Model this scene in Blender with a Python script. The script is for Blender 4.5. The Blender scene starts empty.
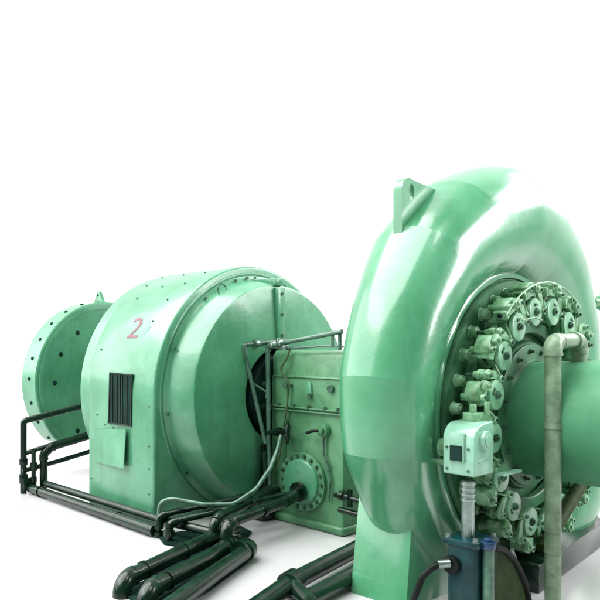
import bpy, bmesh, math, random
from mathutils import Vector, Matrix, noise
random.seed(7)
PI=math.pi; R=math.radians
scene=bpy.context.scene
COL=scene.collection

# ------------------------------------------------------------ materials
def nd(nt,t,loc=(0,0),**kw):
    n=nt.nodes.new(t); n.location=loc
    for k,v in kw.items(): setattr(n,k,v)
    return n
def paint(name,base,dark=None,light=None,rough=.3,coat=.25,scale=1.6,bump=.02,grime=.35,grime_col=(.012,.045,.018),metal=0.0,chips=0.0,chip_col=(.10,.045,.015),spec=.5,streak=0.0,fine=28,grime_at=.56):
    m=bpy.data.materials.new(name); m.use_nodes=True; nt=m.node_tree; nt.nodes.clear()
    out=nd(nt,'ShaderNodeOutputMaterial',(900,0)); b=nd(nt,'ShaderNodeBsdfPrincipled',(600,0))
    nt.links.new(b.outputs[0],out.inputs[0])
    tc=nd(nt,'ShaderNodeTexCoord',(-1200,0))
    oi=nd(nt,'ShaderNodeObjectInfo',(-1200,-300))
    ad=nd(nt,'ShaderNodeVectorMath',(-1000,0),operation='ADD')
    nt.links.new(tc.outputs['Object'],ad.inputs[0])
    sc=nd(nt,'ShaderNodeVectorMath',(-1000,-300),operation='SCALE'); sc.inputs[3].default_value=7.3
    comb=nd(nt,'ShaderNodeCombineXYZ',(-1100,-450))
    for i in range(3): nt.links.new(oi.outputs['Random'],comb.inputs[i])
    nt.links.new(comb.outputs[0],sc.inputs[0]); nt.links.new(sc.outputs[0],ad.inputs[1])
    def noi(s,d,r,loc,sq=None):
        n=nd(nt,'ShaderNodeTexNoise',loc); n.inputs['Scale'].default_value=s; n.inputs['Detail'].default_value=d; n.inputs['Roughness'].default_value=r
        if sq:
            mp=nd(nt,'ShaderNodeMapping',(loc[0]-200,loc[1])); mp.inputs['Scale'].default_value=sq
            nt.links.new(ad.outputs[0],mp.inputs[0]); nt.links.new(mp.outputs[0],n.inputs['Vector'])
        else: nt.links.new(ad.outputs[0],n.inputs['Vector'])
        return n
    def ramp(src,a,bb,loc):
        r=nd(nt,'ShaderNodeMapRange',loc); r.interpolation_type='SMOOTHSTEP'; r.inputs[1].default_value=a; r.inputs[2].default_value=bb
        nt.links.new(src.outputs[0],r.inputs[0]); return r
    def mix(fac,A,B,loc,mul=1.0):
        mx=nd(nt,'ShaderNodeMix',loc,data_type='RGBA')
        if fac is not None:
            if mul!=1.0:
                mm=nd(nt,'ShaderNodeMath',(loc[0]-120,loc[1]-160),operation='MULTIPLY'); mm.inputs[1].default_value=mul
                nt.links.new(fac.outputs[0],mm.inputs[0]); nt.links.new(mm.outputs[0],mx.inputs[0])
            else: nt.links.new(fac.outputs[0],mx.inputs[0])
        for v,i in ((A,6),(B,7)):
            if isinstance(v,tuple): mx.inputs[i].default_value=(*v,1)
            else: nt.links.new(v.outputs[2],mx.inputs[i])
        return mx
    dark=dark or tuple(c*.8 for c in base); light=light or tuple(min(1,c*1.12+.01) for c in base)
    n1=noi(scale,6,.6,(-800,200)); n2=noi(scale*3.7,8,.65,(-800,0)); n3=noi(fine,4,.7,(-800,-200))
    c=mix(ramp(n1,.35,.65,(-600,200)),dark,light,(-300,200))
    c=mix(ramp(n2,.45,.75,(-600,0)),c,base,(-200,100),.6)
    if grime: c=mix(ramp(n2,grime_at,.78,(-600,-350)),c,grime_col,(-100,0),grime)
    if streak:
        n5=noi(3.2,5,.6,(-800,-650),(2.2,2.2,.28)); c=mix(ramp(n5,.52,.75,(-600,-650)),c,grime_col,(0,-100),streak)
    if chips:
        n4=noi(9,7,.75,(-800,-500)); c=mix(ramp(n4,.62,.66,(-600,-500)),c,chip_col,(0,0),chips)
    nt.links.new(c.outputs[2],b.inputs['Base Color'])
    rr=nd(nt,'ShaderNodeMapRange',(200,-300)); rr.inputs[3].default_value=rough*.75; rr.inputs[4].default_value=min(1,rough*1.5)
    nt.links.new(n2.outputs[0],rr.inputs[0]); nt.links.new(rr.outputs[0],b.inputs['Roughness'])
    b.inputs['Specular IOR Level'].default_value=spec; b.inputs['Coat Weight'].default_value=coat; b.inputs['Coat Roughness'].default_value=rough*.5; b.inputs['Metallic'].default_value=metal
    if bump:
        bp=nd(nt,'ShaderNodeBump',(300,-500)); bp.inputs['Strength'].default_value=.35; bp.inputs['Distance'].default_value=bump
        a2=nd(nt,'ShaderNodeMath',(150,-550),operation='ADD'); nt.links.new(n1.outputs[0],a2.inputs[0])
        m3=nd(nt,'ShaderNodeMath',(50,-650),operation='MULTIPLY'); m3.inputs[1].default_value=.12; nt.links.new(n3.outputs[0],m3.inputs[0]); nt.links.new(m3.outputs[0],a2.inputs[1])
        nt.links.new(a2.outputs[0],bp.inputs['Height']); nt.links.new(bp.outputs[0],b.inputs['Normal'])
    return m
M={}
M['mint']=paint('mint_green_paint',(.064,.258,.136),(.050,.220,.110),(.088,.295,.168),rough=.27,coat=.35,grime=.32,chips=.2,streak=.28,bump=.03)
M['casing']=paint('spiral_casing_paint',(.058,.252,.124),(.046,.215,.10),(.078,.285,.150),rough=.22,coat=.6,grime=.22,scale=1.1,bump=.025,streak=.2,chips=.10,grime_at=.6)
M['tube']=paint('outlet_pipe_paint',(.050,.225,.105),(.04,.19,.085),(.068,.255,.13),rough=.5,coat=.08,grime=.2,scale=1.4,bump=.02,streak=.15,spec=.35)
M['cast']=paint('cast_iron_green_paint',(0.0702,0.2262,0.1014),(0.0468,0.1638,0.0702),(0.1014,0.2730,0.1404),rough=.38,coat=.2,grime=.5,scale=2.4,bump=.03,chips=.25,streak=.3,spec=0.35)
M['mech']=paint('pale_green_machined_paint',(0.1330,0.3230,0.1615),(0.0570,0.1710,0.0665),(0.2185,0.4370,0.2565),rough=.33,coat=.3,grime=.55,scale=6,bump=.01,chips=.35,chip_col=(.09,.06,.02),spec=0.4)
M['disc']=paint('lever_disc_enamel',(0.1520,0.3705,0.2090),(0.0950,0.2660,0.1425),(0.2090,0.4370,0.2755),rough=.3,coat=.3,grime=.35,scale=6,bump=.006,chips=.2)
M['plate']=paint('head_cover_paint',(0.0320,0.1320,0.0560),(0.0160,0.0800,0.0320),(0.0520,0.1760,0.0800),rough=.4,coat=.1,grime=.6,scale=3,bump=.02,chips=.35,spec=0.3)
M['pale']=paint('pale_mint_enamel',(0.2132,0.4346,0.3116),(0.1804,0.3854,0.2706),(0.2460,0.4756,0.3526),rough=.25,coat=.4,grime=.2,scale=4,bump=.004)
M['pipe']=paint('dark_green_pipe_paint',(.0025,.014,.008),(.0015,.008,.004),(.005,.024,.012),rough=.2,coat=.12,grime=.3,grime_col=(.003,.01,.007),scale=4,bump=.01,chips=.3,chip_col=(.05,.09,.05),spec=.32)
M['thin']=paint('grey_green_pipe_paint',(0.0425,0.1190,0.0765),(0.0255,0.0765,0.0467),(0.0765,0.1700,0.1190),rough=.3,coat=.2,grime=.4,scale=7,bump=.005)
M['beige']=paint('beige_pipe_paint',(.150,.240,.150),(.105,.175,.100),(.20,.29,.19),rough=.35,coat=.2,grime=.5,grime_col=(.09,.10,.035),scale=7,bump=.01,chips=.5,spec=0.4)
M['steel']=paint('brushed_steel',(0.2550,0.3400,0.3060),(0.1870,0.2635,0.2295),(0.3400,0.4080,0.3740),rough=.3,coat=0,metal=.9,grime=.3,bump=.001,scale=5)
M['black']=paint('black_rubber',(.002,.005,.004),rough=.4,coat=.03,grime=0,bump=.003,spec=.1)
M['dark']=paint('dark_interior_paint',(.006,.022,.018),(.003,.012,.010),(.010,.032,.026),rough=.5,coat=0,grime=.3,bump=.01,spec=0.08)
M['bolt']=paint('dark_bolt_steel',(.03,.09,.05),(.015,.05,.025),(.06,.14,.09),rough=.4,coat=0,grime=.4,scale=12,bump=.004,spec=0.25)
M['blue']=paint('dark_blue_green_paint',(0.0008,0.0272,0.0323),(0.0008,0.0170,0.0213),(0.0026,0.0382,0.0425),rough=.35,coat=.2,grime=.35,scale=5,bump=.006,spec=0.25)
M['cap']=paint('blue_cap_plastic',(.002,.028,.08),rough=.3,coat=.2,grime=.15,scale=8,bump=.003)
M['brown']=paint('brown_stained_guard_paint',(.020,.048,.010),(.012,.032,.006),(.035,.055,.015),rough=.5,coat=0,grime=.6,scale=5,bump=.01,chips=.6,chip_col=(.05,.03,.01),spec=0.12)
M['red']=paint('faded_maroon_stencil',(.13,.014,.032),(.10,.012,.026),(.16,.04,.06),rough=.4,coat=.1,grime=0,bump=0,scale=14)
M['fblue']=paint('faded_blue_stencil',(.12,.36,.36),rough=.4,coat=.1,grime=0,bump=0,scale=14)
M['cable']=paint('brown_cable',(.045,.07,.02),rough=.5,coat=0,grime=0,bump=0)

def floor_mat():
    m=bpy.data.materials.new('white_studio_floor'); m.use_nodes=True; nt=m.node_tree
    b=nt.nodes['Principled BSDF']; b.inputs['Base Color'].default_value=(.43,.43,.43,1); b.inputs['Roughness'].default_value=.16
    b.inputs['IOR'].default_value=1.45
    n=nd(nt,'ShaderNodeTexNoise',(-500,-200)); n.inputs['Scale'].default_value=2.0; n.inputs['Detail'].default_value=3
    r=nd(nt,'ShaderNodeMapRange',(-300,-200)); r.inputs[3].default_value=.12; r.inputs[4].default_value=.2
    nt.links.new(n.outputs[0],r.inputs[0]); nt.links.new(r.outputs[0],b.inputs['Roughness'])
    return m
M['floor']=floor_mat()

# ------------------------------------------------------------ mesh helpers
def link(o,parent=None):
    COL.objects.link(o)
    if parent is not None: o.parent=parent
    return o
def thing(name,label,cat,loc=(0,0,0),group=None):
    o=bpy.data.objects.new(name,None); o.empty_display_size=.2; COL.objects.link(o); o.location=loc
    o['label']=label; o['category']=cat
    if group: o['group']=group
    return o
def obj(name,bm,mat,parent=None,bev=0,segs=2,ang=35,label=None,smooth=True,world=True):
    bmesh.ops.remove_doubles(bm,verts=bm.verts,dist=1e-5)
    bmesh.ops.recalc_face_normals(bm,faces=bm.faces)
    if bev:
        es=[e for e in bm.edges if len(e.link_faces)==2 and e.calc_face_angle(0)>R(ang)]
        if es: bmesh.ops.bevel(bm,geom=es,offset=bev,segments=segs,profile=.5,affect='EDGES',clamp_overlap=True)
    if parent is not None and world:
        q=parent; off=Vector(q.location)
        while q.parent is not None: q=q.parent; off+=Vector(q.location)
        bmesh.ops.translate(bm,verts=bm.verts,vec=-off)
    for f in bm.faces: f.smooth=smooth
    for e in bm.edges:
        if len(e.link_faces)==2 and e.calc_face_angle(0)>R(ang): e.smooth=False
    me=bpy.data.meshes.new(name); bm.to_mesh(me); bm.free()
    me.materials.append(M[mat])
    o=bpy.data.objects.new(name,me); link(o,parent)
    if label: o['label']=label
    return o
def tag(o,label,cat,group=None):
    o['label']=label; o['category']=cat
    if group: o['group']=group
    return o
def bx(bm,c,s,rot=None):
    vs=bmesh.ops.create_cube(bm,size=1)['verts']
    mt=Matrix.Translation(c)@(rot or Matrix.Identity(4))@Matrix.Diagonal((*s,1))
    bmesh.ops.transform(bm,matrix=mt,verts=vs); return vs
def cyl(bm,p0,p1,r,r2=None,n=24,caps=True):
    p0=Vector(p0);p1=Vector(p1);d=p1-p0
    vs=bmesh.ops.create_cone(bm,cap_ends=caps,segments=n,radius1=r,radius2=r if r2 is None else r2,depth=d.length)['verts']
    mt=Matrix.Translation((p0+p1)/2)@d.to_track_quat('Z','Y').to_matrix().to_4x4()
    bmesh.ops.transform(bm,matrix=mt,verts=vs); return vs
def lathe(bm,prof,n=96,cx=0,cy=0,cz=0,a0=0,a1=360,closed=False):
    # profile of (x, radius) turned about the machine axis (X)
    full=abs(a1-a0)>=360; k=n if full else n+1; rings=[]
    for (s,r) in prof:
        ring=[]
        for i in range(k):
            a=R(a0+(a1-a0)*i/n); ring.append(bm.verts.new((cx+s,cy+r*math.cos(a),cz+r*math.sin(a))))
        rings.append(ring)
    m=len(rings)
    for j in range(m if closed else m-1):
        A=rings[j];B=rings[(j+1)%m]
        for i in range(n):
            i2=(i+1)%k
            try: bm.faces.new((A[i],A[i2],B[i2],B[i]))
            except ValueError: pass
def prism(bm,pts,axis,a,b):
    # polygon in the two other axes, extruded along axis
    def V(p,t):
        if axis=='x': return (t,p[0],p[1])
        if axis=='y': return (p[0],t,p[1])
        return (p[0],p[1],t)
    A=[bm.verts.new(V(p,a)) for p in pts]; B=[bm.verts.new(V(p,b)) for p in pts]
    bm.faces.new(A); bm.faces.new(B[::-1]); n=len(pts)
    for i in range(n): bm.faces.new((A[i],B[i],B[(i+1)%n],A[(i+1)%n]))
def path_fillet(pts,rad,seg=8):
    pts=[Vector(p) for p in pts]; out=[(pts[0],0)]
    for i in range(1,len(pts)-1):
        p=pts[i]; a=(pts[i-1]-p); b=(pts[i+1]-p); la,lb=a.length,b.length; a.normalize(); b.normalize()
        ang=a.angle(b)
        if ang>R(172): out.append((p,0)); continue
        t=min(rad/math.tan(ang/2),la*.48,lb*.48); rr=t*math.tan(ang/2)
        bis=(a+b).normalized(); c=p+bis*(rr/math.sin(ang/2))
        s=p+a*t; e=p+b*t; v0=s-c; v1=e-c; ax=v0.cross(v1).normalized(); tot=v0.angle(v1)
        for k in range(seg+1):
            out.append((c+Matrix.Rotation(tot*k/seg,4,ax)@v0,1 if 0<k<seg else 2))
    out.append((pts[-1],0)); return out
def tube(bm,pts,r,rad=None,n=16,fit=0.0,seg=8,collars=()):
    """round pipe along pts with filleted bends; fit>0 gives each bend a thicker elbow fitting"""
    P=path_fillet(pts,rad if rad is not None else r*2.2,seg)
    L=[];
    for i,(p,k) in enumerate(P):
        if fit and k==2:
            # bend start or end: step up/down the radius
            nxt=P[i+1][1] if i+1<len(P) else 0
            if nxt==1:
                d=(p-P[i-1][0]).normalized(); q=p-d*min(r*.7,(p-P[i-1][0]).length*.45)
                L+= [(q,r),(q+d*1e-4,r*(1+fit*1.35)),(q+d*r*.4,r*(1+fit*1.35)),(q+d*(r*.4+1e-4),r*(1+fit)),(p,r*(1+fit))]
            else:
                d=(P[i+1][0]-p).normalized(); q=p+d*min(r*.7,(P[i+1][0]-p).length*.45)
                L+= [(p,r*(1+fit)),(q-d*(r*.4+1e-4),r*(1+fit)),(q-d*r*.4,r*(1+fit*1.35)),(q-d*1e-4,r*(1+fit*1.35)),(q,r)]
        else: L.append((p,r*(1+fit) if k==1 and fit else r))
    # drop duplicates
    Q=[L[0]]
    for q in L[1:]:
        if (q[0]-Q[-1][0]).length>1e-5: Q.append(q)
    L=Q; prev=None; rings=[]
    for i,(p,rr) in enumerate(L):
        if i==0: t=(L[1][0]-p)
        elif i==len(L)-1: t=(p-L[i-1][0])
        else: t=(L[i+1][0]-p).normalized()+(p-L[i-1][0]).normalized()
        t.normalize()
        if prev is None:
            x=t.orthogonal().normalized()
        else:
            x=prev-t*prev.dot(t)
            x.normalize()
        prev=x; y=t.cross(x)
        rings.append([bm.verts.new(p+(x*math.cos(2*PI*j/n)+y*math.sin(2*PI*j/n))*rr) for j in range(n)])
    for a,b in zip(rings,rings[1:]):
        for j in range(n): bm.faces.new((a[j],a[(j+1)%n],b[(j+1)%n],b[j]))
    bm.faces.new(rings[0][::-1]); bm.faces.new(rings[-1])
    for (a,b,h) in collars:
        cyl(bm,a,b,r*h,n=n)
def B(): return bmesh.new()
def hexbolt(bm,p,d,r,h,washer=True,n=6,rot=0):
    p=Vector(p); d=Vector(d).normalized()
    if washer: cyl(bm,p,p+d*h*.22,r*1.25,n=18)
    vs=cyl(bm,p+d*h*.1,p+d*h,r,r*.9,n=n)
def dup(o,parent,name=None):
    c=o.copy(); COL.objects.link(c); c.parent=parent; return c

FZ=-1.6
DIAG=[(4.05,.72,-.72),(4.05,-.22,-1.24)]
def cutflat(bm,z,fill=True):
    g=bmesh.ops.bisect_plane(bm,geom=list(bm.verts)+list(bm.edges)+list(bm.faces),plane_co=(0,0,z),plane_no=(0,0,-1),clear_outer=True)
    if fill:
        es=[e for e in g['geom_cut'] if isinstance(e,bmesh.types.BMEdge)]
        bmesh.ops.edgenet_fill(bm,edges=es)
# ------------------------------------------------------------ floor
bm=B(); bmesh.ops.create_grid(bm,x_segments=2,y_segments=2,size=400); bmesh.ops.translate(bm,verts=bm.verts,vec=(0,0,FZ))
fl=obj('floor',bm,'floor'); fl['kind']='structure'

# ------------------------------------------------------------ generator
gen=thing('generator','large mint green generator drum marked with a maroon 2, dark louvred window in its side','generator',(-.8,0,FZ))
bm=B()
pts=[]
for i in range(0,65):
    a=PI*i/64; pts.append((1.765*math.cos(a),1.765*math.sin(a)))
pts=[(1.765,FZ)]+pts+[(-1.765,FZ)]
prism(bm,pts,'x',-1.53,0.0)
obj('frame',bm,'mint',gen,bev=.035,segs=3)
bm=B(); lathe(bm,[(-1.52,1.74),(-1.79,1.735),(-1.82,1.70),(-1.82,.3)],n=128); obj('rear_drum',bm,'mint',gen)
bm=B()
lathe(bm,[(-.01,1.685),(.012,1.672),(.014,1.655),(.002,1.648),(.002,1.638),(.016,1.63),(.03,1.60),(.05,1.57),(.40,1.49),(.425,1.475),(.435,1.45),(.47,.72),(.475,.66),(.47,.635),(.30,.63)],n=144)
obj('end_shield',bm,'mint',gen,ang=28)
bm=B(); lathe(bm,[(.30,.64),(.18,.62),(.18,.05)],n=64); obj('shaft_opening',bm,'dark',gen)
# split flange: vertical strip above the shaft opening, and stepped top plate
bm=B(); prism(bm,[(-.055,.70),(.085,.70),(.085,1.455),(-.055,1.455)],'x',.44,.505); obj('split_flange',bm,'mint',gen,bev=.012,label='vertical bolted joint strip')
bm=B(); bx(bm,(.24,.015,1.525),(.46,.14,.10)); obj('top_flange',bm,'mint',gen,bev=.012)
b0=B(); hexbolt(b0,(0,0,0),(1,0,0),.021,.022,washer=False)
bolt=obj('flange_bolt',b0,'bolt',None); bolt.parent=gen
def place(o,p,parent,first=[True]):
    o.location=Vector(p)-Vector(parent.location); return o
spots=[(.505,.02,1.36),(.505,.02,.80),(.505,.02,1.08)]
for i,p in enumerate(spots): place(bolt if i==0 else dup(bolt,gen),p,gen)
for k in range(12):
    a=R(180-23+30*k)
    if abs(math.degrees(a)%360-97)<4: pass
    place(dup(bolt,gen),(.05,1.605*math.cos(a),1.605*math.sin(a)),gen)
for (u,z) in ((-.42,1.545),(-.22,1.585),(-.05,1.60)): place(dup(bolt,gen),(.052,u,z),gen)
# rim and side screws
bs=B(); hexbolt(bs,(0,0,0),(0,-1,0),.014,.012,washer=False,n=10); sc=obj('side_screw',bs,'bolt',None); sc.parent=gen
first=True
def screw(s,ang=None,z=None):
    global first
    o=sc if first else dup(sc,gen); first=False
    if ang is not None:
        o.rotation_euler=(R(ang)-PI,0,0); place(o,(s,1.765*math.cos(R(ang)),1.765*math.sin(R(ang))),gen)
    else: place(o,(s,-1.765,z),gen)
for s,a in ((-1.36,119.5),(-.88,122.4),(-.42,133.6),(-.42,121.3),(-1.2,131),(-.42,146),(-1.36,160),(-1.40,108),(-.9,108),(-.42,108)): screw(s,a)
for s,z in ((-.10,-.60),(-.10,-.88),(-.10,-.1),(-.10,-1.2),(-1.1,-.42),(-.9,-.44),(-1.45,-1.2),(-1.3,-.3)): screw(s,None,z)
# lifting eyelet on the cone ring
bm=B(); tube(bm,[(.115,-.72+.075*math.cos(t),1.405+.075*math.sin(t)) for t in [R(-30+i*24) for i in range(12)]],.008,rad=.01,n=8,seg=2); obj('wire_eyelet',bm,'bolt',gen)
# louvred window
win=obj('louvre_window',(lambda bm:(prism(bm,[(-.995,-.385),(-.495,-.37),(-.475,.285),(-.965,.295)],'y',-1.69,-1.771),bm)[1])(B()),'dark',gen,label='dark louvred ventilation window')
for i in range(4):
    bm=B(); s=-.91+i*.115
    bx(bm,(s,-1.773,-.045),(.014,.012,.63)); obj('slat',bm,'pipe',win)
bm=B()
def bar(bm,a,b,w,y0,y1):
    a=Vector(a);b=Vector(b);d=(b-a).normalized();nn=Vector((-d.y,d.x))*w/2
    prism(bm,[tuple(a+nn),tuple(b+nn),tuple(b-nn),tuple(a-nn)],'y',y0,y1)
bar(bm,(-1.005,-.385),(-.975,.30),.016,-1.75,-1.780); bar(bm,(-.485,-.37),(-.465,.29),.016,-1.75,-1.780)
bar(bm,(-.985,.295),(-.462,.285),.016,-1.75,-1.779); bar(bm,(-1.015,-.38),(-.475,-.372),.018,-1.75,-1.786); bar(bm,(-.745,-.37),(-.73,.28),.016,-1.765,-1.781)
obj('window_frame',bm,'pipe',win)
# hatch sheet, sprung open a little at its front edge
bm=B(); A=[bm.verts.new(p) for p in [(-1.36,-1.768,-.50),(-.545,-1.80,-.425),(-.55,-1.835,-.93),(-1.335,-1.768,-.955)]]
Bv=[bm.verts.new((v.co.x,v.co.y-.010,v.co.z)) for v in A]
bm.faces.new(A);bm.faces.new(Bv[::-1])
for i in range(4): bm.faces.new((A[i],Bv[i],Bv[(i+1)%4],A[(i+1)%4]))
obj('access_hatch',bm,'mint',gen,label='sheet metal hatch sprung open along one edge')
# number painted on the rim
def glyph(txt,s0,a0,h,w,shear,mat,name,off=.004):
    cu=bpy.data.curves.new(name,'FONT'); cu.body=txt; cu.size=1; ob=bpy.data.objects.new(name,cu); COL.objects.link(ob)
    dg=bpy.context.evaluated_depsgraph_get(); me=bpy.data.meshes.new_from_object(ob.evaluated_get(dg)); bpy.data.objects.remove(ob)
    bm=bmesh.new(); bm.from_mesh(me)
    bmesh.ops.triangulate(bm,faces=bm.faces)
    bmesh.ops.subdivide_edges(bm,edges=bm.edges,cuts=1)
    xs=[v.co.x for v in bm.verts]; ys=[v.co.y for v in bm.verts]; x0,x1,y0,y1=min(xs),max(xs),min(ys),max(ys)
    for v in bm.verts:
        fx=(v.co.x-x0)/(x1-x0); fy=(v.co.y-y0)/(y1-y0)
        a=R(a0)-fy*h/1.765; rr=1.765+off
        v.co=Vector((s0+fx*w+shear*fy,rr*math.cos(a),rr*math.sin(a)))
    return obj(name,bm,mat,gen)
glyph('2',-.85,154.4,.32,.24,-.01,'red','number_marking')
bm=B()
for (sa,aa,sb,ab) in ((-.50,152.5,-.49,146.0),(-.45,151.5,-.43,148.5)):
    q=[]
    for s,a in ((sa,aa),(sa+.022,aa),(sb+.022,ab),(sb,ab)): q.append(bm.verts.new((s,1.769*math.cos(R(a)),1.769*math.sin(R(a)))))
    bm.faces.new(q)
obj('faded_marking',bm,'fblue',gen)

# ------------------------------------------------------------ exciter
exc=thing('exciter','smaller mint green drum ringed with round holes, behind the left end of the generator','exciter',(-4,0,FZ))
bm=B(); lathe(bm,[(-3.80,.2),(-3.75,1.36),(-3.752,1.40),(-3.77,1.42),(-4.24,1.42),(-4.26,1.40),(-4.26,.2)],n=112); cutflat(bm,-1.03); obj('drum',bm,'mint',exc,ang=30)
bm=B(); lathe(bm,[(-3.7505,1.355),(-3.735,1.35),(-3.735,1.30),(-3.745,1.29)],n=112); cutflat(bm,-1.03,False); obj('face_ring',bm,'mint',exc,ang=30)
bm=B(); cyl(bm,(-.01,0,0),(.012,0,0),.042,n=20); vh=obj('face_hole',bm,'dark',None); vh.parent=exc; f1=True
for k in range(13):
    a=R(180-27.7*k)
    if math.sin(a)<-.85: continue
    o=vh if f1 else dup(vh,exc); f1=False
    place(o,(-3.772,1.046*math.cos(a),1.046*math.sin(a)),exc)
bm=B(); cyl(bm,(0,-.03,0),(0,.006,0),.030,n=16); vh=obj('rim_hole',bm,'dark',None); vh.parent=exc; f1=True
for k in range(25):
    a=177-14.3*k
    if math.sin(R(a))<-.68: continue
    o=vh if f1 else dup(vh,exc); f1=False
    o.rotation_euler=(R(a)-PI,0,0); place(o,(-3.97,1.408*math.cos(R(a)),1.408*math.sin(R(a))),exc)
bm=B(); prism(bm,[(-4.16,1.38),(-3.80,1.38),(-3.95,1.62),(-3.99,1.63),(-4.02,1.60)],'y',-.03,.03); obj('lifting_lug',bm,'mint',exc,bev=.008)
bm=B(); cyl(bm,(-3.985,-.036,1.555),(-3.985,.036,1.555),.022,n=16); obj('lug_hole',bm,'dark',exc)
bm=B(); bx(bm,(-4.0,.75,-1.32),(.4,.7,.56)); obj('foot',bm,'mint',exc,bev=.02)
# shaft between exciter and generator
bm=B(); cyl(bm,(-3.76,0,0),(-1.80,0,0),.22,n=40); tag(obj('connecting_shaft',bm,'dark'),'dark shaft hidden between the exciter and the generator','shaft')

# ------------------------------------------------------------ drive shaft and flywheel in the shield opening
ds=thing('drive_shaft','dark shaft and flywheel in the round opening of the generator face','shaft',(.6,0,0))
bm=B(); cyl(bm,(.2,0,0),(3.4,0,0),.17,n=40); obj('shaft',bm,'dark',ds)
bm=B(); lathe(bm,[(.34,.17),(.34,.52),(.36,.55),(.50,.55),(.52,.52),(.52,.17)],n=64); obj('flywheel',bm,'dark',ds,ang=30)
for k in range(8):
    a=R(20+45*k); bm=B(); hexbolt(bm,(.52,.38*math.cos(a),.38*math.sin(a)),(1,0,0),.03,.03); obj('coupling_bolt',bm,'bolt',ds)

# ------------------------------------------------------------ bearing housing
U=-.28
bh=thing('bearing_housing','stained green bearing housing with a round bolted cover, between generator and turbine','bearing housing',(1.15,.1,FZ))
bm=B(); prism(bm,[(U,-1.50),(U,.26),(U+.02,.28),(U+.02,.52),(U+.07,.60),(.62,.60),(.62,-1.50)],'x',.60,1.76); obj('body',bm,'cast',bh,bev=.03,segs=3)
bm=B(); bx(bm,(1.17,.17,-1.545),(1.24,.98,.11)); obj('base_flange',bm,'cast',bh,bev=.04,segs=3)
bm=B(); bx(bm,(1.18,U-.012,-.115),(1.14,.05,.022)); bx(bm,(1.18,U-.012,-.155),(1.14,.05,.022)); obj('split_flange',bm,'cast',bh,bev=.006)
bm=B(); bx(bm,(1.18,U-.004,.27),(1.12,.03,.014)); obj('cap_seam',bm,'cast',bh,bev=.004)
cc=Vector((1.15,U,-1.03))
bm=B(); cyl(bm,cc,cc+Vector((0,-.05,0)),.365,n=64); 
cov=obj('inspection_cover_flange',bm,'cast',bh,bev=.01)
bm=B(); cyl(bm,cc+Vector((0,-.045,0)),cc+Vector((0,-.085,0)),.285,.27,n=64); obj('inspection_cover',bm,'mint',cov,bev=.012)
for k in range(18):
    a=2*PI*k/18; bm=B(); p=cc+Vector((.325*math.cos(a),-.05,.325*math.sin(a))); hexbolt(bm,p,(0,-1,0),.022,.026); o=obj('cover_bolt',bm,'bolt',cov)
bm=B(); 
prism(bm,[(1.20,.03),(1.30,.03),(1.285,.20),(1.25,.235),(1.215,.20)],'y',U-.03,U+.02); br=obj('name_bracket',bm,'mint',bh,bev=.008)
bm=B(); cyl(bm,(1.27,U,.05),(1.27,U-.05,.05),.03,n=12); cyl(bm,(1.59,U+.01,.15),(1.59,U-.04,.15),.045,n=14); cyl(bm,(.87,U+.01,.16),(.87,U-.05,.16),.035,n=12); cyl(bm,(.95,U+.01,.16),(.95,U-.05,.16),.02,n=12); obj('boss',bm,'bolt',bh)
for (s,z) in ((.75,-.135),(1.0,-.135),(1.25,-.135),(1.5,-.135),(1.7,-.135)):
    bm=B(); hexbolt(bm,(s,U-.03,z+.03),(0,0,1),.02,.03); obj('flange_bolt',bm,'bolt',bh)
# oil stains / old drain pipes down the front
bm=B(); tube(bm,[(1.50,U-.05,-.42),(1.50,U-.05,-.66),(1.56,U-.04,-.78),(1.60,U-.04,-.95),(1.58,U-.04,-1.2)],.016,rad=.08,n=10); obj('drain_pipe',bm,'thin',bh)
# handwheel valve (wheel seen edge-on) and lever valve
v=thing('handwheel_valve','dark green valve with an edge-on handwheel above the round cover of the bearing housing','valve',(.80,-.33,-.42))
bm=B(); tube(bm,[(.62,-.40,-.47),(.80,-.40,-.44),(.98,-.40,-.42)],.035,rad=.05,n=12); cyl(bm,(.78,-.40,-.44),(.86,-.40,-.43),.055,n=14); cyl(bm,(.80,-.30,-.44),(.80,-.42,-.44),.03,n=12); obj('valve_body',bm,'pipe',v)
bm=B()
tube(bm,[(.985-.086*math.cos(t),-.40+.11*math.cos(t),-.42+.145*math.sin(t)) for t in [2*PI*i/28 for i in range(29)]],.017,rad=.01,n=8,seg=1)
for k in range(4):
    a=PI*k/2+.4; cyl(bm,(.985,-.40,-.42),(.985-.086*math.cos(a),-.40+.11*math.cos(a),-.42+.145*math.sin(a)),.011,n=8)
obj('handwheel',bm,'pipe',v)
v=thing('lever_valve','small round green valve with dark lever, right of the handwheel on the bearing housing','valve',(1.49,-.3,-.36))
bm=B(); cyl(bm,(1.50,-.27,-.36),(1.50,-.36,-.36),.085,.075,n=24); cyl(bm,(1.50,-.35,-.36),(1.50,-.40,-.36),.04,n=16); obj('valve_body',bm,'cast',v,bev=.008)
bm=B(); tube(bm,[(1.48,-.39,-.36),(1.40,-.41,-.37),(1.31,-.42,-.40)],.018,rad=.03,n=10); obj('lever',bm,'black',v)

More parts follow.
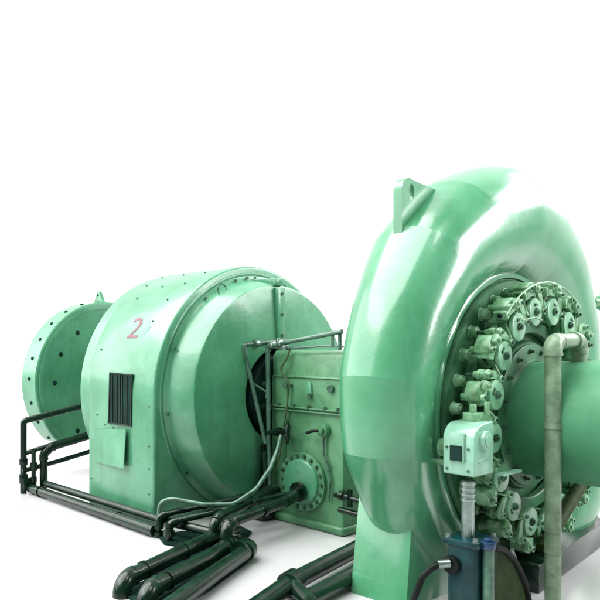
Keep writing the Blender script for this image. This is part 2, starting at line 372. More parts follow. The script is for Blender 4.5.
# ------------------------------------------------------------ spiral turbine
tur=thing('turbine','huge mint green snail shaped turbine casing ringed with bolts and guide vane levers','turbine',(3.4,0,FZ))
KA=[(-180,.405),(-150,.36),(-120,.34),(-90,.38),(-60,.50),(-30,.60),(0,.50),(30,.54),(60,.60),(90,.630),(120,.515),(150,.435),(180,.405)]
def ta(deg):
    for (a,b),(c,d) in zip(KA,KA[1:]):
        if a<=deg<=c:
            t=(deg-a)/(c-a); t=t*t*(3-2*t)*.5+t*.5; return b+(d-b)*t
SC=3.3
def tubeprof(deg,shrink=1.0):
    a=ta(deg); bb=.345; 
    rc=1.40+math.sqrt(max(a*a-.33**2,0)); th=math.asin(min(1,.33/a))
    out=[]
    t0=th; t1=2*PI-th; N=90
    for i in range(N+1):
        t=t0+(t1-t0)*i/N   # t measured from inward direction
        ss,cs=math.sin(t),math.cos(t); e=.90 if cs<0 else 1.0
        ss=math.copysign(abs(ss)**e,ss); cs=math.copysign(abs(cs)**e,cs)
        out.append((SC+a*ss,rc-a*cs))
    return out
NS=18; SUB=6
bm=B(); st=[]
bound=[-180+20*k+8 for k in range(NS)]
def ring(deg,rs=1.0):
    v=[]
    for (s,r) in tubeprof(((deg+180)%360)-180): v.append(bm.verts.new((s,r*rs*math.cos(R(deg)),r*rs*math.sin(R(deg)))))
    return v
seam_edges=[]
prevr=None
for k in range(NS):
    a0=bound[k]; a1=a0+360/NS
    A=[Vector((s,r*math.cos(R(a0)),r*math.sin(R(a0)))) for (s,r) in tubeprof(((a0+180)%360)-180)]
    E_=[Vector((s,r*math.cos(R(a1)),r*math.sin(R(a1)))) for (s,r) in tubeprof(((a1+180)%360)-180)]
    # each welded segment: mostly a straight cone, a little rolled
    rows=[]
    for q in range(SUB+1):
        t=q/SUB; a=a0+(a1-a0)*t
        prof=tubeprof(((a+180)%360)-180); row=[]
        for i,(s,r) in enumerate(prof):
            rnd=Vector((s,r*math.cos(R(a)),r*math.sin(R(a)))); strt=A[i].lerp(E_[i],t)
            row.append(bm.verts.new(strt.lerp(rnd,.5)))
        rows.append(row)
    for q in range(SUB):
        for i in range(len(rows[0])-1): bm.faces.new((rows[q][i],rows[q+1][i],rows[q+1][i+1],rows[q][i+1]))
obj('spiral_casing',bm,'casing',tur,ang=6.5)
# stay ring, flat band, head cover with steps
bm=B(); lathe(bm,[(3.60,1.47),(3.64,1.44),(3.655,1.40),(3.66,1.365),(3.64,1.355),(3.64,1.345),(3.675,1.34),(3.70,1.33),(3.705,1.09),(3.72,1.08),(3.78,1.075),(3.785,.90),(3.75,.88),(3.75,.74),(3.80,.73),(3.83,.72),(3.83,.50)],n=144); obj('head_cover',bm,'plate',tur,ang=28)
bm=B(); lathe(bm,[(3.50,1.50),(3.60,1.475),(3.64,1.445),(3.662,1.41),(3.662,1.365),(3.63,1.36)],n=144); obj('stay_ring',bm,'casing',tur,ang=40)
bm=B(); lathe(bm,[(2.98,1.45),(2.94,1.38),(2.94,.2)],n=96); obj('rear_cover',bm,'casing',tur,ang=30)
bm=B(); cyl(bm,(0,0,0),(.075,0,0),.054,.050,n=16); cyl(bm,(0,0,0),(.012,0,0),.064,n=20); cyl(bm,(.07,0,0),(.085,0,0),.028,n=14); bo=obj('cover_bolt',bm,'mech',None,bev=.010); bo.parent=tur; f1=True
for k in range(30):
    a=R(180-6-12*k); o=bo if f1 else dup(bo,tur); f1=False
    o.rotation_euler=(random.uniform(0,1),0,0); place(o,(3.70,1.214*math.cos(a),1.214*math.sin(a)),tur)
bm=B(); hexbolt(bm,(0,0,0),(1,0,0),.028,.05,n=6); cyl(bm,(.03,0,0),(.085,0,0),.015,n=10); bo=obj('inner_stud',bm,'bolt',None); bo.parent=tur; f1=True
for k in range(16):
    a=R(7+22.5*k); o=bo if f1 else dup(bo,tur); f1=False
    place(o,(3.83,.63*math.cos(a),.63*math.sin(a)),tur)
# operating ring
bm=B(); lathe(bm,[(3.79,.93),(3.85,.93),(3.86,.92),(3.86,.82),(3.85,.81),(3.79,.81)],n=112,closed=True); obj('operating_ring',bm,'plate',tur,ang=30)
# guide vane levers: built at the origin about the vane axis, outward = +Z, then turned about the machine axis
def local(name,bm,mat,parent,bev=0):
    return obj(name,bm,mat,None,bev=bev) if parent is None else obj(name,bm,mat,parent,bev=bev)
def lever_set():
    bm=B()
    cyl(bm,(-.26,0,0),(-.06,0,0),.066,n=20); cyl(bm,(-.20,0,0),(-.14,0,0),.105,n=24); cyl(bm,(-.115,0,0),(-.05,0,0),.10,n=24)
    prism(bm,[(-.075,-.01),(-.065,.11),(-.05,.21),(.03,.215),(.06,.10),(.065,-.04),(0,-.09),(-.055,-.07)],'x',-.125,-.055)
    root=obj('guide_vane_lever',bm,'mech',None,bev=.008); root.parent=tur
    bm=B(); cyl(bm,(-.035,0,0),(.0,0,0),.122,.117,n=40); obj('end_disc',bm,'disc',root,world=False,bev=.005)
    bm=B(); cyl(bm,(.0,0,0),(.018,0,0),.034,n=6); cyl(bm,(0,0,0),(.034,0,0),.015,n=10); obj('centre_nut',bm,'bolt',root,world=False)
    bm=B(); cyl(bm,(0,.0,.065),(.009,.0,.065),.012,n=8); bx(bm,(.004,.012,.058),(.010,.055,.010)); obj('pointer',bm,'bolt',root,world=False)
    # clamp: stepped block at the arm end, cheek plates and bolt bosses
    bm=B(); prism(bm,[(-.10,.14),(-.115,.235),(-.06,.265),(.035,.255),(.06,.20),(.03,.135)],'x',-.135,-.01)
    bx(bm,(.005,.02,.205),(.05,.075,.075)); bx(bm,(-.07,-.105,.165),(.11,.05,.085),Matrix.Rotation(R(20),4,'X'))
    obj('clamp_block',bm,'mech',root,world=False,bev=.009)
    bm=B(); cyl(bm,(.0,.02,.205),(.045,.02,.205),.022,n=6); cyl(bm,(-.18,-.075,.215),(.02,-.075,.215),.026,n=14); obj('clamp_screw',bm,'mech',root,world=False,bev=.003)
    bm=B(); cyl(bm,(-.07,-.128,.165),(-.07,-.142,.165),.020,n=10); obj('screw_hole',bm,'dark',root,world=False); bm=B(); cyl(bm,(-.02,-.075,.215),(.024,-.075,.215),.013,n=8); obj('screw_hole',bm,'dark',root,world=False)
    # link to the operating ring beside the arm
    bm=B(); prism(bm,[(.075,.19),(.115,.215),(.165,.17),(.185,.06),(.175,-.04),(.14,-.07),(.105,-.04),(.11,.06),(.08,.14)],'x',-.10,-.065); prism(bm,[(.08,.19),(.12,.215),(.165,.17),(.18,.06),(.17,-.02),(.14,-.04),(.11,-.02),(.115,.06),(.09,.14)],'x',-.035,-.01)
    cyl(bm,(-.13,.14,-.02),(.012,.14,-.02),.030,n=16); cyl(bm,(-.13,.115,.17),(.015,.115,.17),.028,n=6)
    obj('link_plate',bm,'mech',root,world=False,bev=.005)
    bm=B(); cyl(bm,(-.24,.14,-.02),(.03,.14,-.02),.015,n=10); obj('link_pin',bm,'bolt',root,world=False); bm=B(); cyl(bm,(-.20,.115,.17),(.03,.115,.17),.014,n=10); obj('link_pin',bm,'bolt',root,world=False)
    return root
lv=lever_set(); kids=list(lv.children)
NV=17
for k in range(NV):
    deg=81+360/NV*k
    if k==0: rt=lv
    else:
        rt=dup(lv,tur)
        for c in kids: dup(c,rt)
    a=R(deg)
    rt.rotation_euler=(a-PI/2+R(random.uniform(-8,8)),0,0); rt.scale=(1.08,1.12,1.12)
    place(rt,(4.0+random.uniform(-.01,.01),1.03*math.cos(a),1.03*math.sin(a)),tur)
# thin lubrication tubes over the levers
bm=B(); tube(bm,[(4.02,1.30*math.cos(R(a)),1.30*math.sin(R(a))) for a in range(60,135,8)],.009,rad=.02,n=8,seg=2); obj('grease_pipe',bm,'mech',tur)
bm=B(); tube(bm,[(4.05,-.62,.92),(4.05,-.40,.95),(4.05,-.22,.93)],.008,rad=.02,n=8); obj('grease_pipe',bm,'mech',tur)
for k in range(NV):
    a=R(85+360/NV*k); bm=B(); tube(bm,[(3.72,1.13*math.cos(a),1.13*math.sin(a)),(3.92,1.15*math.cos(a),1.15*math.sin(a)),(4.0,1.05*math.cos(a+.12),1.05*math.sin(a+.12))],.010,rad=.04,n=8,seg=4); obj('grease_pipe',bm,'mech',tur)
# pedestal under the near flank
bm=B()
top=[(2.92,-1.52,-.62),(3.50,-1.52,-.62),(3.50,1.6,-.62),(2.92,1.6,-.62)]
bot=[(3.0,-1.86,FZ-.6),(3.60,-1.86,FZ-.6),(3.60,1.95,FZ-.6),(3.0,1.95,FZ-.6)]
T=[bm.verts.new(p) for p in top]; Bo=[bm.verts.new(p) for p in bot]
bm.faces.new(T); bm.faces.new(Bo[::-1])
for i in range(4): bm.faces.new((T[i],Bo[i],Bo[(i+1)%4],T[(i+1)%4]))
obj('pedestal',bm,'casing',tur,bev=.012)
bm=B(); prism(bm,[(3.2,2.2),(3.62,1.9),(3.86,1.95),(4.12,-.44),(3.66,-.55),(3.2,-.6)],'z',FZ,FZ+.26); obj('foot_plate',bm,'pipe',tur,bev=.015)
# lifting lug on the crown
bm=B(); 
ol=[(-1.445,1.55)]+[(-1.445,2.11)]+[(-1.32+.125*math.cos(R(a)),2.12+.12*math.sin(R(a))) for a in range(170,50,-15)]+[(-.86,2.19),(-.80,1.95),(-1.2,1.5)]
hole=[(-1.285+.042*math.cos(R(a)),2.115+.080*math.sin(R(a))) for a in range(0,360,20)]
def plate_hole(bm,ol,hole,x0,x1):
    # bridge outline and hole by triangle fill
    for x in (x0,x1):
        vs=[bm.verts.new((x,*p)) for p in ol]; hs=[bm.verts.new((x,*p)) for p in hole]
        es=[bm.edges.new((vs[i],vs[(i+1)%len(vs)])) for i in range(len(vs))]+[bm.edges.new((hs[i],hs[(i+1)%len(hs)])) for i in range(len(hs))]
        bmesh.ops.triangle_fill(bm,edges=es,use_beauty=True)
        if x==x0: V0,H0=vs,hs
        else: V1,H1=vs,hs
    for a,b in ((V0,V1),(H0,H1)):
        for i in range(len(a)): bm.faces.new((a[i],b[i],b[(i+1)%len(a)],a[(i+1)%len(a)]))
plate_hole(bm,ol,hole,3.24,3.33)
obj('lifting_lug',bm,'casing',tur,ang=30)

# draft tube
dt=thing('draft_tube','wide smooth green outlet pipe running forward out of the turbine centre','pipe',(5,0,0))
bm=B(); lathe(bm,[(3.80,.0),(3.80,.555),(3.9,.56),(4.6,.585),(6.6,.645),(6.6,.0)],n=112,cz=-.03); obj('tube',bm,'tube',dt,ang=30)
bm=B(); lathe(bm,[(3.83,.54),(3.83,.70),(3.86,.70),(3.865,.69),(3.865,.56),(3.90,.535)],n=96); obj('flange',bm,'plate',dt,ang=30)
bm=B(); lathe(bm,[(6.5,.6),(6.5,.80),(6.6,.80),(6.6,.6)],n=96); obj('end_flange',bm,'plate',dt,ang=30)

# ------------------------------------------------------------ pipework
def pipe(name,label,segs,mat,cat='pipe',group=None,**kw):
    bm=B()
    for s in segs:
        pts,r=s[0],s[1]; tube(bm,pts,r,**{**dict(fit=.18,n=18),**kw})
    return tag(obj(name,bm,mat,None,ang=32),label,cat,group)
def coll(bm,p,d,r,L):
    d=Vector(d).normalized()*L/2; p=Vector(p); cyl(bm,p-d,p+d,r,n=20)
# beige column
bm=B(); tube(bm,[(4.3,-.58,FZ),(4.3,-.58,.72),(4.3,-.03,.74),(4.3,-.03,.50)],.068,rad=.075,fit=.16,n=24,seg=8)
coll(bm,(4.3,-.58,-.02),(0,0,1),.078,.05); coll(bm,(4.3,-.58,-.95),(0,0,1),.074,.02); coll(bm,(4.3,-.58,-1.14),(0,0,1),.074,.02)
tag(obj('drain_pipe',bm,'beige',None,ang=32),'chipped beige standpipe bending over onto the top of the draft tube','pipe')

g='heavy black green pipes on the floor before the generator'
d=Vector((1.05-1.70,-1.42+3.42,0))
bm=B(); tube(bm,[(1.70,-3.42,FZ-.2),(1.70,-3.42,-1.46),(1.324,-2.319,-1.46),(1.02,-1.35,-1.46)],.078,rad=.13,fit=.12,n=24)
coll(bm,(1.58,-3.08,-1.46),(.34,-1,0),.09,.03); coll(bm,(1.35,-2.40,-1.46),(.34,-1,0),.088,.03); coll(bm,(1.14,-1.73,-1.46),(.31,-1,0),.112,.10)
tag(obj('floor_pipe',bm,'pipe',None),'leftmost of three thick dark floor pipes, its elbow turning down at the bottom edge','pipe',g)
bm=B(); tube(bm,[(2.06,-3.42,FZ-.2),(2.06,-3.42,-1.46),(1.71,-2.40,-1.46),(1.47,-1.88,-1.46),(1.44,-1.84,-1.46)],.076,rad=.13,fit=.14,n=24)
coll(bm,(1.95,-3.09,-1.46),(.34,-1,0),.088,.03)
tag(obj('floor_pipe',bm,'pipe',None),'middle of three thick dark floor pipes, bright along its top','pipe',g)
bm=B(); tube(bm,[(2.50,-3.60,-1.48),(2.02,-2.55,-1.48),(1.68,-1.74,-1.48),(1.36,-1.70,-1.49),(.95,-1.66,-1.50)],.078,rad=.15,fit=.16,n=24)
coll(bm,(1.72,-1.95,-1.46),(.34,-1,0),.106,.04)
tag(obj('floor_pipe',bm,'pipe',None),'rightmost of three thick dark floor pipes, ending in a rounded elbow over the white floor','pipe',g)
bm=B(); prism(bm,[(1.66,-3.40),(2.36,-3.45),(2.05,-2.60),(1.76,-1.85),(1.5,-1.70),(1.72,-2.0),(1.30,-.50),(.70,-.50),(.35,-1.95),(.55,-2.12),(1.10,-2.20),(1.25,-2.30)][0:3]+[(1.74,-1.85),(1.28,-1.5),(.95,-1.0),(.62,-.9),(.30,-1.95),(.66,-2.12),(1.02,-2.0),(1.20,-2.2)],'z',FZ,FZ+.02)  # added dark sheet, stands in for the black shadow between the floor pipes
tag(obj('pipe_shadow_sheet',bm,'dark',None),'dark sheet added on the floor as the black shadow under the crossing pipes','sheet')
g='paired dark pipes from the bearing housing cover'
bm=B(); tube(bm,[(1.17,-.36,-1.13),(1.26,-.7,-1.19),(1.38,-1.74,-1.255),(1.43,-1.86,-1.30),(1.44,-1.87,-1.50)],.066,rad=.12,fit=.10,n=22)
coll(bm,(1.18,-.42,-1.14),(0,1,.1),.12,.05); coll(bm,(1.315,-1.18,-1.222),(0,1,.1),.08,.05); coll(bm,(1.44,-1.87,-1.46),(0,0,1),.088,.06)
tag(obj('return_pipe',bm,'pipe',None),'thick dark pipe from the round cover bending down beside the floor pipes','pipe',g)
bm=B(); tube(bm,[(.72,-.45,-1.18),(.98,-1.15,-1.22),(1.13,-1.70,-1.26),(1.16,-1.80,-1.32),(1.16,-1.80,FZ)],.058,rad=.12,fit=.10,n=22)
coll(bm,(.933,-1.0,-1.212),(-.4,1,.1),.072,.05); coll(bm,(1.16,-1.80,-1.50),(0,0,1),.078,.05)
tag(obj('return_pipe',bm,'pipe',None),'dark pipe bending down just behind the pipe from the round cover','pipe',g)
g='thin pipes at the corner of the generator base'
bm=B(); tube(bm,[(.36,-1.97,FZ),(.36,-1.97,-1.36),(.43,-1.80,-1.32),(.70,-.95,-1.22),(.74,-.3,-1.2)],.038,rad=.09,fit=.22,n=16)
coll(bm,(.36,-1.97,-1.47),(0,0,1),.062,.05); coll(bm,(.36,-1.97,-1.56),(0,0,1),.062,.05); coll(bm,(.55,-1.42,-1.275),(.3,1,.1),.055,.04)
tag(obj('oil_pipe',bm,'pipe',None),'thin dark pipe rising at the generator corner, nearest the long floor rail','pipe',g)
bm=B(); tube(bm,[(.60,-2.0,FZ),(.60,-2.0,-1.39),(.66,-1.86,-1.355),(.98,-.98,-1.22),(1.02,-.35,-1.2)],.040,rad=.09,fit=.22,n=16)
coll(bm,(.60,-2.0,-1.50),(0,0,1),.066,.06); coll(bm,(.60,-2.0,-1.40),(0,0,1),.06,.04); coll(bm,(.86,-1.30,-1.27),(.36,1,.15),.056,.05)
tag(obj('oil_pipe',bm,'pipe',None),'thin dark pipe beside the first one, pale highlight along its long run','pipe',g)
# rail pipes along the generator foot
g='long pipes along the foot of the generator'
bm=B(); tube(bm,[(-2.82,-2.00,-1.52),(.35,-2.02,-1.52)],.068,n=20)
for s in (-2.5,-.45): coll(bm,(s,-2.007,-1.52),(1,0,0),.078,.05)
tag(obj('foot_pipe',bm,'pipe',None),'lower long dark pipe running on the floor before the generator','pipe',g)
bm=B(); tube(bm,[(-2.55,-1.88,-1.43),(.3,-1.87,-1.43),(1.40,-1.66,-1.45)],.050,n=20)
tag(obj('foot_pipe',bm,'pipe',None),'upper long dark pipe close against the generator foot','pipe',g)
# railing left
rl=thing('pipe_railing','dark green pipe railing standing before the exciter at far left','railing',(-2.9,-2.0,FZ))
bm=B(); tube(bm,[(-2.88,-2.08,FZ),(-2.88,-2.08,-.50),(-2.88,-.4,-.23)],.050,rad=.05,n=14,seg=5); obj('post_and_top_rail',bm,'pipe',rl)
bm=B(); tube(bm,[(-2.82,-1.94,FZ),(-2.82,-1.94,-.93)],.035,n=12); coll(bm,(-2.82,-1.94,-1.2),(0,0,1),.055,.12); coll(bm,(-2.82,-1.94,-1.4),(0,0,1),.05,.08); obj('post',bm,'pipe',rl)
bm=B(); tube(bm,[(-2.80,-1.78,FZ+.05),(-2.80,-1.78,-1.02),(-2.80,-1.66,-.93),(-2.80,-.3,-.70)],.062,rad=.10,n=14,fit=.15); obj('middle_rail',bm,'pipe',rl)
bm=B(); tube(bm,[(-2.86,-2.05,-.99),(-2.80,-1.70,-.90),(-2.80,-.7,-.73)],.035,rad=.1,n=12); obj('branch_rail',bm,'pipe',rl)
bm=B(); tube(bm,[(-2.84,-2.12,-1.25),(-2.80,-1.5,-1.16),(-2.80,-.4,-.98)],.036,n=12); obj('lower_rail',bm,'pipe',rl)
bm=B(); bx(bm,(-2.86,-2.0,-1.45),(.10,.22,.16)); obj('clamp',bm,'pipe',rl,bev=.01); bm=B(); coll(bm,(-2.88,-2.08,-1.12),(0,0,1),.065,.1); obj('collar',bm,'pipe',rl,bev=.01); bm=B(); coll(bm,(-2.88,-2.08,-1.38),(0,0,1),.068,.14); obj('collar',bm,'pipe',rl,bev=.01)
# right floor pipes
g='dark floor pipes running under the turbine'
bm=B(); tube(bm,[(3.05,-3.3,-1.47),(2.70,-2.25,-1.47),(2.40,-.75,-1.47),(2.35,.2,-1.47)],.085,n=22); coll(bm,(2.705,-2.25,-1.47),(.3,-1,0),.112,.16)
tube(bm,[(2.70,-2.25,-1.47),(3.10,-2.45,-1.50),(3.5,-2.75,-1.52)],.075,rad=.05,n=18)
tag(obj('floor_pipe',bm,'pipe',None),'dark pipe with a tee joint entering the bottom edge beside the turbine pedestal','pipe',g)
bm=B(); tube(bm,[(3.02,-2.42,-1.50),(2.86,-1.5,-1.50),(2.70,-.5,-1.50)],.078,n=22)
tag(obj('floor_pipe',bm,'pipe',None),'shorter dark pipe parallel to the tee pipe, between it and the turbine pedestal','pipe',g)
# flexible hose
bm=B(); tube(bm,[(.30,-1.92,-1.36),(.30,-1.90,-1.20),(.42,-1.80,-1.16),(.75,-1.60,-1.20),(1.0,-1.35,-1.19),(1.12,-1.10,-1.03),(1.12,-.85,-.80),(1.06,-.66,-.60),(.98,-.52,-.46)],.026,rad=.22,n=14,seg=8)
tag(obj('flexible_hose',bm,'thin',None),'grey green hose sagging across the lower generator face to the handwheel valve','hose')
# thin frame of pipes before the shaft opening
fr=thing('gauge_pipe_frame','thin grey green pipe frame leaning before the dark shaft opening','pipe frame',(.6,-.5,FZ))
bm=B(); tube(bm,[(.62,-.42,-.60),(.45,-.66,.675),(.50,-.10,.72),(.51,.12,.74)],.028,rad=.04,fit=.25,n=14); obj('rear_upright',bm,'thin',fr)
bm=B(); tube(bm,[(.70,-.42,-1.25),(.66,-.40,-.57),(.62,-.38,.645),(1.0,-.36,.72),(1.76,-.30,.84)],.030,rad=.045,fit=.25,n=14); obj('front_upright',bm,'thin',fr)
bm=B(); tube(bm,[(.50,-.58,.20),(.64,-.41,.06),(.63,-.42,-.02)],.014,rad=.03,n=10); tube(bm,[(.64,-.40,.30),(.66,-.40,.05)],.012,n=8); obj('brace',bm,'thin',fr)
bm=B(); coll(bm,(.475,-.45,.69),(0,1,.1),.05,.07); obj('fitting',bm,'steel',fr,bev=.006); bm=B(); coll(bm,(.70,-.375,.665),(1,0,.2),.05,.08); coll(bm,(.84,-.37,.69),(1,0,.2),.045,.05); cyl(bm,(.80,-.37,.68),(.80,-.37,.76),.03,n=12); bx(bm,(.86,-.34,.64),(.14,.08,.06)); obj('fitting',bm,'steel',fr,bev=.006)
bm=B(); tube(bm,[(.84,-.33,.625),(1.1,-.32,.64),(1.45,-.30,.665),(1.76,-.28,.66)],.014,rad=.05,n=8); tube(bm,[(1.62,-.30,.66),(1.62,-.30,.80)],.018,n=8); tube(bm,[(1.72,-.29,.62),(1.72,-.29,.83)],.022,n=8); obj('capillary_tube',bm,'thin',fr)
bm=B(); tube(bm,[(.95,-.31,.63),(.93,-.34,.52),(.80,-.34,.36),(.95,-.34,.20),(.93,-.34,-.05),(.86,-.34,-.40),(.80,-.38,-.9)],.011,rad=.06,n=8); tag(obj('sensor_cable',bm,'cable',None),'thin brown cable kinking down the left edge of the bearing housing','cable')
# clutter pipes in the gap between generator and housing
bm=B()
for i,(s,u,z0,z1) in enumerate(((.56,-.34,-1.5,-.62),(.64,-.46,-1.5,-.70),(.52,-.22,-1.5,-.6))): tube(bm,[(s,u,z0),(s+.02,u,(z0+z1)/2),(s+.05*(i-1),u,z1)],.028,n=10)
bx(bm,(.60,-.30,-1.42),(.2,.5,.30)); bx(bm,(.50,-.1,-1.1),(.10,.5,.9))
tag(obj('pipe_bracket',bm,'pipe',None,bev=.008),'dark bracket with upright pipes in the gap beside the bearing housing','bracket')
bm=B(); tube(bm,[(1.66,-.30,-1.12),(1.85,-.34,-1.10),(2.1,-.3,-1.14),(2.5,-.3,-1.14)],.03,rad=.05,n=12,fit=.2); coll(bm,(1.78,-.32,-1.10),(1,0,0),.06,.05); coll(bm,(1.9,-.33,-1.11),(0,0,1),.035,.2); tube(bm,[(1.72,-.3,-1.28),(2.4,-.3,-1.30)],.035,n=12)
tag(obj('cooling_pipe',bm,'pipe',None),'small dark fittings at the lower right corner of the bearing housing','pipe')

# ------------------------------------------------------------ governor gear at the turbine front
gb=thing('governor_box','pale mint box with rounded top, dark slot and round knob before the turbine face','box',(3.97,-1.5,-.4))
bm=B()
pr=[(-1.60,-.385),(-1.60,-.07),(-1.575,-.02),(-1.53,.025),(-1.47,.045),(-1.28,.055),(-1.28,-.385)]
prism(bm,pr,'x',3.83,4.115); 
obj('case',bm,'pale',gb,bev=.014,segs=3)
bm=B(); bx(bm,(3.965,-1.608,-.15),(.135,.03,.245)); sl=obj('slot_frame',bm,'pale',gb,bev=.006)
bm=B(); bx(bm,(3.965,-1.622,-.20),(.105,.02,.125)); obj('slot',bm,'dark',sl)
bm=B(); cyl(bm,(4.11,-1.44,-.095),(4.15,-1.44,-.095),.085,.078,n=32); cyl(bm,(4.15,-1.44,-.095),(4.16,-1.44,-.095),.055,n=24); obj('knob',bm,'pale',gb,bev=.006)
bm=B(); bx(bm,(4.12,-1.43,-.245),(.012,.22,.015),Matrix.Rotation(R(12),4,'X')); obj('trim_rib',bm,'pale',gb)
bm=B(); bx(bm,(3.97,-1.36,.08),(.12,.12,.08)); bx(bm,(3.92,-1.20,.06),(.16,.20,.10)); cyl(bm,(3.97,-1.36,.10),(3.97,-1.36,.19),.03,n=12); cyl(bm,(4.04,-1.25,.10),(4.04,-1.25,.21),.026,n=10); obj('top_block',bm,'mech',gb,bev=.01)
for (s,z) in ((3.87,-.16),(4.06,-.16),(3.87,-.34),(4.06,-.34)):
    bm=B(); hexbolt(bm,(s,-1.60,z),(0,-1,0),.012,.012,washer=False); obj('case_screw',bm,'bolt',gb)
bm=B(); bx(bm,(4.14,-1.05,-.405),(.06,.32,.02)); obj('link_bar',bm,'pale',gb,label='bright flat bar under the box')
bm=B(); cyl(bm,(3.7,-1.40,-.2),(3.84,-1.40,-.2),.08,n=20); cyl(bm,(3.6,-1.42,-.33),(3.86,-1.42,-.33),.03,n=10); obj('mounting_stub',bm,'mech',gb)

ac=thing('servo_cylinder','dark blue green hydraulic cylinder with a silver rod, standing below the pale mint box','cylinder',(3.98,-1.5,FZ))
bm=B(); cyl(bm,(4.0,-1.5,-.92),(4.0,-1.5,-.44),.054,n=28); obj('piston_rod',bm,'steel',ac)
bm=B(); 
for i in range(4): coll(bm,(4.0,-1.5,-.46-.045*i),(0,0,1),.062,.018)
obj('rod_ring',bm,'steel',ac)
bm=B(); bx(bm,(4.01,-1.47,-1.27),(.26,.30,.66)); obj('body',bm,'blue',ac,bev=.03,segs=3)
bm=B(); bx(bm,(4.01,-1.47,-.935),(.31,.36,.05)); obj('top_plate',bm,'blue',ac,bev=.008)
bm=B()
for (s,u) in ((3.89,-1.61),(4.13,-1.61),(4.13,-1.33),(3.89,-1.33)): hexbolt(bm,(s,u,-.91),(0,0,1),.024,.035)
obj('plate_bolt',bm,'steel',ac)
bm=B(); cyl(bm,(3.93,-1.60,-1.13),(3.93,-1.66,-1.13),.075,n=24); obj('port',bm,'black',ac,bev=.008)
# gauge glass with blue cap
gg=thing('level_tube','upright grey green sight tube with a bright blue cap, right of the hydraulic cylinder','tube',(4.2,-1.5,FZ))
bm=B(); cyl(bm,(4.19,-1.52,FZ),(4.19,-1.52,-.96),.045,n=24); obj('tube',bm,'thin',gg)
bm=B(); cyl(bm,(4.19,-1.52,-.965),(4.19,-1.52,-.90),.060,n=24); cyl(bm,(4.19,-1.52,-.90),(4.19,-1.52,-.875),.035,n=16); obj('cap',bm,'cap',gg,bev=.008)
bm=B(); tube(bm,[(3.92,-1.68,-1.12),(3.85,-1.75,-1.13),(3.76,-1.80,-1.24),(3.70,-1.84,-1.45),(3.68,-1.86,FZ)],.027,rad=.12,n=14)
hz=obj('hydraulic_hose',bm,'black',None); tag(hz,'black hose with a silver end curving from the hydraulic cylinder to the floor','hose')
bm=B(); cyl(bm,(3.93,-1.665,-1.115),(3.865,-1.735,-1.125),.038,n=14); obj('hose_end',bm,'steel',hz)
bm=B(); tube(bm,DIAG,.062,n=18); coll(bm,DIAG[0],Vector(DIAG[1])-Vector(DIAG[0]),.08,.06)
tag(obj('drain_branch',bm,'brown',None),'thick dark olive pipe slanting behind the beige standpipe below the draft tube','pipe')
# curved guard sheet with hose along its edge
gs=thing('curved_guard','dark brown curved guard sheet leaning beside the hydraulic cylinder','guard',(4.3,-1.1,FZ))
bm=B()
arc=[(-1.42,-.97),(-1.26,-1.02),(-1.11,-1.12),(-.98,-1.25),(-.87,-1.41),(-.79,FZ)]
prism(bm,arc+[(-1.50,FZ),(-1.50,-.99)],'x',4.16,4.19); obj('sheet',bm,'brown',gs)
bm=B(); tube(bm,[(4.19,a,b) for a,b in arc],.030,rad=.12,n=12); obj('edge_hose',bm,'black',gs)
bm=B(); tube(bm,[(4.12,-1.0,-1.10),(4.12,-.86,-1.30),(4.12,-.76,FZ)],.016,rad=.1,n=10); tube(bm,[(4.10,-.93,-1.10),(4.10,-.80,-1.30),(4.10,-.70,FZ)],.016,rad=.1,n=10); obj('conduit',bm,'steel',gs)
# bits at the right edge of the frame
bm=B(); cyl(bm,(3.45,2.85,1.22),(3.45,3.05,1.22),.10,n=24); cyl(bm,(3.45,2.6,1.22),(3.45,2.9,1.22),.045,n=16)
tag(obj('pressure_gauge',bm,'cast',None,bev=.01),'small round green fitting at the right picture edge behind the casing','gauge')

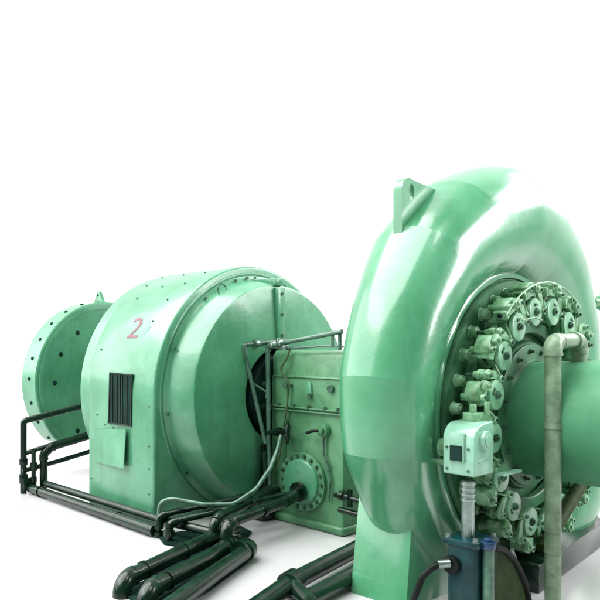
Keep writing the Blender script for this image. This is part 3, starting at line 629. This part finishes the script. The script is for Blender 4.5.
# ------------------------------------------------------------ world, lights
w=bpy.data.worlds.new('World'); scene.world=w; w.use_nodes=True; nt=w.node_tree; nt.nodes.clear()
out=nd(nt,'ShaderNodeOutputWorld',(900,0)); bg=nd(nt,'ShaderNodeBackground',(700,0)); nt.links.new(bg.outputs[0],out.inputs[0])
tc=nd(nt,'ShaderNodeTexCoord',(-400,0)); dp=nd(nt,'ShaderNodeVectorMath',(-200,0),operation='DOT_PRODUCT'); dp.inputs[1].default_value=(-.80,.60,0)
nt.links.new(tc.outputs['Generated'],dp.inputs[0])
mr=nd(nt,'ShaderNodeMapRange',(0,0)); mr.interpolation_type='SMOOTHSTEP'; mr.inputs[1].default_value=-.10; mr.inputs[2].default_value=.45
nt.links.new(dp.outputs['Value'],mr.inputs[0])
mx=nd(nt,'ShaderNodeMix',(300,0),data_type='RGBA'); mx.inputs[6].default_value=(.09,.13,.11,1); mx.inputs[7].default_value=(1.25,1.25,1.25,1)
nt.links.new(mr.outputs[0],mx.inputs[0]); nt.links.new(mx.outputs[2],bg.inputs[0]); bg.inputs[1].default_value=1.0

def area(name,loc,target,sx,sy,power,col=(1,1,1)):
    l=bpy.data.lights.new(name,'AREA'); l.shape='RECTANGLE'; l.size=sx; l.size_y=sy; l.energy=power; l.color=col
    o=bpy.data.objects.new(name,l); COL.objects.link(o); o.location=loc
    o.rotation_euler=(Vector(target)-Vector(loc)).to_track_quat('-Z','Y').to_euler(); return o
area('window_light',(15.0,7.6,6.0),(3.4,-1.0,1.0),5,8.5,2300)
area('high_window_light',(8.6,12.6,10.4),(3.4,0,2.0),12,8,2500)
area('front_window_light',(9.0,-2.0,12.5),(0,-.5,1.0),4,4,620)
area('side_light',(-8.5,-11,6.5),(-.5,-1,0),20,12,2500)
sl=bpy.data.lights.new('overhead_light','SUN'); sl.energy=7.2; sl.angle=R(65)
so=bpy.data.objects.new('overhead_light',sl); COL.objects.link(so); so.rotation_euler=Vector((.30,.40,-1)).to_track_quat('-Z','Y').to_euler()

# ------------------------------------------------------------ camera
cd=bpy.data.cameras.new('Camera'); cam=bpy.data.objects.new('Camera',cd); COL.objects.link(cam); scene.camera=cam
t=.69725
cam.location=(7.077,-7.124,.744)
f=Vector((-math.cos(t),math.sin(t),0)); cam.rotation_euler=f.to_track_quat('-Z','Y').to_euler()
cd.sensor_width=36; cd.lens=36*712.47/600; cd.shift_x=(300-189)/600; cd.shift_y=(339.56-300)/600; cd.clip_end=2000; cd.clip_start=.05
scene.render.resolution_x=1024; scene.render.resolution_y=1024
scene.view_settings.view_transform='Standard'; scene.view_settings.look='None'; scene.view_settings.exposure=0; scene.view_settings.gamma=1
